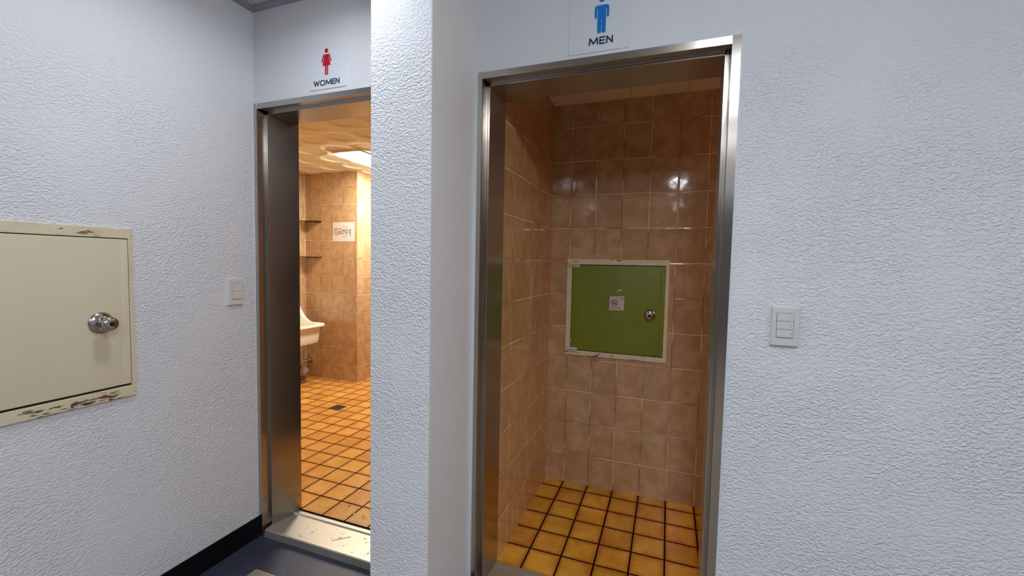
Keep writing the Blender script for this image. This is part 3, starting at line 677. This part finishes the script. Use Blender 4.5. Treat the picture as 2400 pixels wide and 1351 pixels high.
# slop sink
def sink():
    t = thing('wall_sink', (XW, 3.32, 0.48), 'white ceramic slop sink with raised splashback hung on the tiled wall', 'sink')
    ya, yb = 3.02, 3.600; xf = -3.420; xw = XW + .001; zt = 0.700
    # section across the depth: rim line height rises in a curve at the wall
    def rim(x):
        s = (x - xw) / (xf - xw); return zt + .006 * (1 - s) + 0.28 * max(0, (1 - s / .60)) ** 2.2
    N = 26; M_ = 14
    bm = bmesh.new()
    # outer body rings
    def loop(ins, z_of, xin=0.0):
        c0 = rrect(xw - (0.0), xf - ins, ya + ins, yb - ins, max(.02, .045 - ins * .3), 7); pts = []
        for q, (p0, p1) in enumerate(zip(c0, c0[1:] + c0[:1])):
            pts.append(p0)
            if math.hypot(p1[0] - p0[0], p1[1] - p0[1]) > .1: pts += [(p0[0] + (p1[0] - p0[0]) * k / 16, p0[1] + (p1[1] - p0[1]) * k / 16) for k in range(1, 16)]
        return [bm.verts.new((max(p[0], xw), p[1], z_of(p[0]))) for p in pts]
    L = []
    L.append(loop(.075, lambda x: .488)); L.append(loop(.056, lambda x: .496)); L.append(loop(.048, lambda x: .520)); L.append(loop(.040, lambda x: .60))
    L.append(loop(.034, lambda x: min(rim(x), zt + .03) - .038)); L.append(loop(.010, lambda x: min(rim(x), zt + .12) - .036)); L.append(loop(.001, lambda x: rim(x) - .026)); L.append(loop(0, lambda x: rim(x) - .010)); L.append(loop(.006, lambda x: rim(x) - .001)); L.append(loop(.016, rim)); L.append(loop(.030, lambda x: rim(x) - .004))
    L.append(loop(.045, lambda x: rim(x) - .030)); L.append(loop(.055, lambda x: .60)); L.append(loop(.075, lambda x: .53)); L.append(loop(.11, lambda x: .515))
    for a, b in zip(L, L[1:]):
        for i in range(len(a)): j = (i + 1) % len(a); bm.faces.new((a[i], a[j], b[j], b[i]))
    bm.faces.new(L[0][::-1]); bm.faces.new(L[-1])
    bmesh.ops.remove_doubles(bm, verts=list(bm.verts), dist=1e-5)
    obj('basin', bm, 'ceramic', t, smooth=True)
    bm = bmesh.new(); box(bm, xw - .0, xw + .018, ya + .002, yb - .002, .56, .985, bev=.008, seg=3); obj('splashback', bm, 'ceramic', t, smooth=True)
    bm = bmesh.new(); tube(bm, [(-3.68, 3.40, .495), (-3.68, 3.40, .40), (-3.685, 3.40, .33), (-3.71, 3.40, .30), (-3.74, 3.40, .30), (-3.76, 3.40, .33), (-3.835, 3.40, .34)], .019, 14)
    lathe(bm, [(0, .026), (.02, .026)], (-3.68, 3.40, .435), (0, 0, 1), 20); obj('trap', bm, 'satin', t, smooth=True)
    t2 = thing('stop_valve', (-3.785, YQ, .200), 'chrome stop valve with white lever on the tiles under the sink', 'valve')
    bm = bmesh.new(); lathe(bm, [(0, .036), (.004, .038), (.012, .028), (.014, .014), (.060, .014), (.062, .020), (.085, .020), (.090, 0.010)], (-3.783, YQ, .238), (0, -1, 0), 22); obj('body', bm, 'chrome', t2, smooth=True)
    bm = bmesh.new(); tube(bm, [(-3.785, YQ - .050, .245), (-3.785, YQ - .050, .34), (-3.785, YQ - .050, .50)], .007, 10); obj('supply_pipe', bm, 'chrome', t2, smooth=True)
    bm = bmesh.new(); tube(bm, [(-3.745, YQ - .085, .248), (-3.785, YQ - .095, .240), (-3.815, YQ - .10, .225)], [.006, .008, .006], 10); obj('lever', bm, 'ceramic', t2, smooth=True)
    # grey cloth bundle hung over a rusty standpipe
    bm = bmesh.new(); lathe(bm, [(0, .045), (.02, .045), (.025, .034), (.050, .034), (.055, .042), (.078, .042)], (-3.665, 3.50, .05), (0, 0, 1), 22)
    tag(obj('drain_pipe', bm, 'rust', smooth=True), 'rust brown stub of drain pipe standing on floor under the sink', 'pipe')
    bm = bmesh.new(); rk = random.Random(2); base = [(0, .036), (.01, .050), (.04, .060), (.07, .055), (.095, .036), (.105, .012), (.107, 0)]
    lathe(bm, base, (-3.665, 3.50, .1285), (0, 0, 1), 28)
    for v in bm.verts:
        a = math.atan2(v.co.y - 3.50, v.co.x + 3.665); k = 1 + .12 * math.sin(5 * a + v.co.z * 20) + .06 * math.sin(9 * a); v.co.x = -3.665 + (v.co.x + 3.665) * k; v.co.y = 3.50 + (v.co.y - 3.50) * k
    tag(obj('cloth_rag', bm, 'rag', smooth=True), 'grey rag bundled around the pipe below the sink', 'rag')
sink()

# floor drain
t = thing('floor_drain', (-2.745, 3.015, .05), 'square metal floor drain with a dark opening in orange tiles', 'drain')
bm = bmesh.new(); cx, cy, s = -2.745, 3.015, .058
for b in ((cx - s, cx + s, cy + s - .014, cy + s), (cx - s, cx + s, cy - s, cy - s + .014), (cx - s, cx - s + .014, cy - s + .014, cy + s - .014), (cx + s - .014, cx + s, cy - s + .014, cy + s - .014)): box(bm, *b, .0495, .0535)
obj('rim', bm, 'satin', t)
obj('opening', boxes((cx - s + .014, cx + s - .014, cy - s + .014, cy + s - .014, .0495, .0512)), 'dark', t)
bm = bmesh.new()
for k in range(3): box(bm, cx - s + .014, cx - .006, cy - .036 + k * .024, cy - .028 + k * .024, .0512, .0530)
obj('grate', bm, 'satin', t)

# surface luminaire
t = thing('ceiling_lamp', (-2.64, 3.6, 2.32), 'rectangular white glowing ceiling lamp on the relief ceiling', 'lamp')
bm = bmesh.new(); box(bm, -2.812, -2.512, 3.025, 4.240, 2.310, 2.336, bev=.003); obj('housing', bm, 'lampbody', t)
bm = bmesh.new(); box(bm, -2.800, -2.524, 3.070, 4.195, 2.298, 2.311, bev=.005, seg=3); obj('diffuser', bm, 'diffuser', t)

# ------------------------------------------------------------------ hall downlights (lamps on the hall ceiling) and men's room lamp
def downlight(x, y, W, label, zc, col, r=.075, name='recessed_downlight', mat='hall_light'):
    t = thing(name, (x, y, zc), label, 'lamp', 'recessed downlights in the hall ceiling' if mat == 'hall_light' else None)
    bm = bmesh.new(); lathe(bm, [(0, r + .018), (.004, r + .018), (.008, r + .004), (.003, r)], (x, y, zc), (0, 0, -1), 36); obj('trim_ring', bm, 'lampbody', t, smooth=True)
    bm = bmesh.new(); lathe(bm, [(0.0, r), (.006, r)], (x, y, zc), (0, 0, -1), 36); obj('lens', bm, mat, t)
    l = bpy.data.lights.new('downlight', 'AREA'); l.shape = 'DISK'; l.size = 2 * r; l.energy = W; l.color = col; l.spread = math.radians(165)
    o = bpy.data.objects.new('downlight_beam', l); C.objects.link(o); o.location = (x, y, zc - .010); o.parent = t; o.matrix_parent_inverse = t.matrix_world.inverted()
names = ['in front of the women doorway', 'second row left', 'second row middle', 'third row middle', 'third row left', 'second row right, added unseen as fill light', 'third row right']
for (x, y, W), nm in zip(HALL, names): downlight(x, y, W, 'round white recessed downlight in the hall ceiling, ' + nm, ZC - .003, HALL_COL)
for (x, y, W), nm in zip(DRUMS, ('in front of the men doorway', 'near the right wall of the hall, added unseen as fill light')):
    t = thing('ceiling_lamp', (x, y, ZC), 'round white drum lamp fixed under the hall ceiling ' + nm, 'lamp', 'drum lamps of the hall')
    bm = bmesh.new(); lathe(bm, [(0, .135), (.018, .135), (.020, .120)], (x, y, ZC), (0, 0, -1), 40); obj('base', bm, 'lampbody', t, smooth=True)
    bm = bmesh.new(); lathe(bm, [(.019, .118), (.070, .118), (.082, .108), (.086, .09), (.088, 0)], (x, y, ZC), (0, 0, -1), 40)
    MAT['drum%g' % W] = emit('drum_diffuser', HALL_COL, W * 4.0); obj('shade', bm, 'drum%g' % W, t, smooth=True)
MAT['men_light'] = emit('warm_lamp', (1.0, 0.72, 0.42), 6)
downlight(1.75, 2.10, 11.0, 'round warm ceiling lamp further inside the men washroom', MC, (1.0, 0.80, 0.56), .11, 'ceiling_lamp', 'men_light')
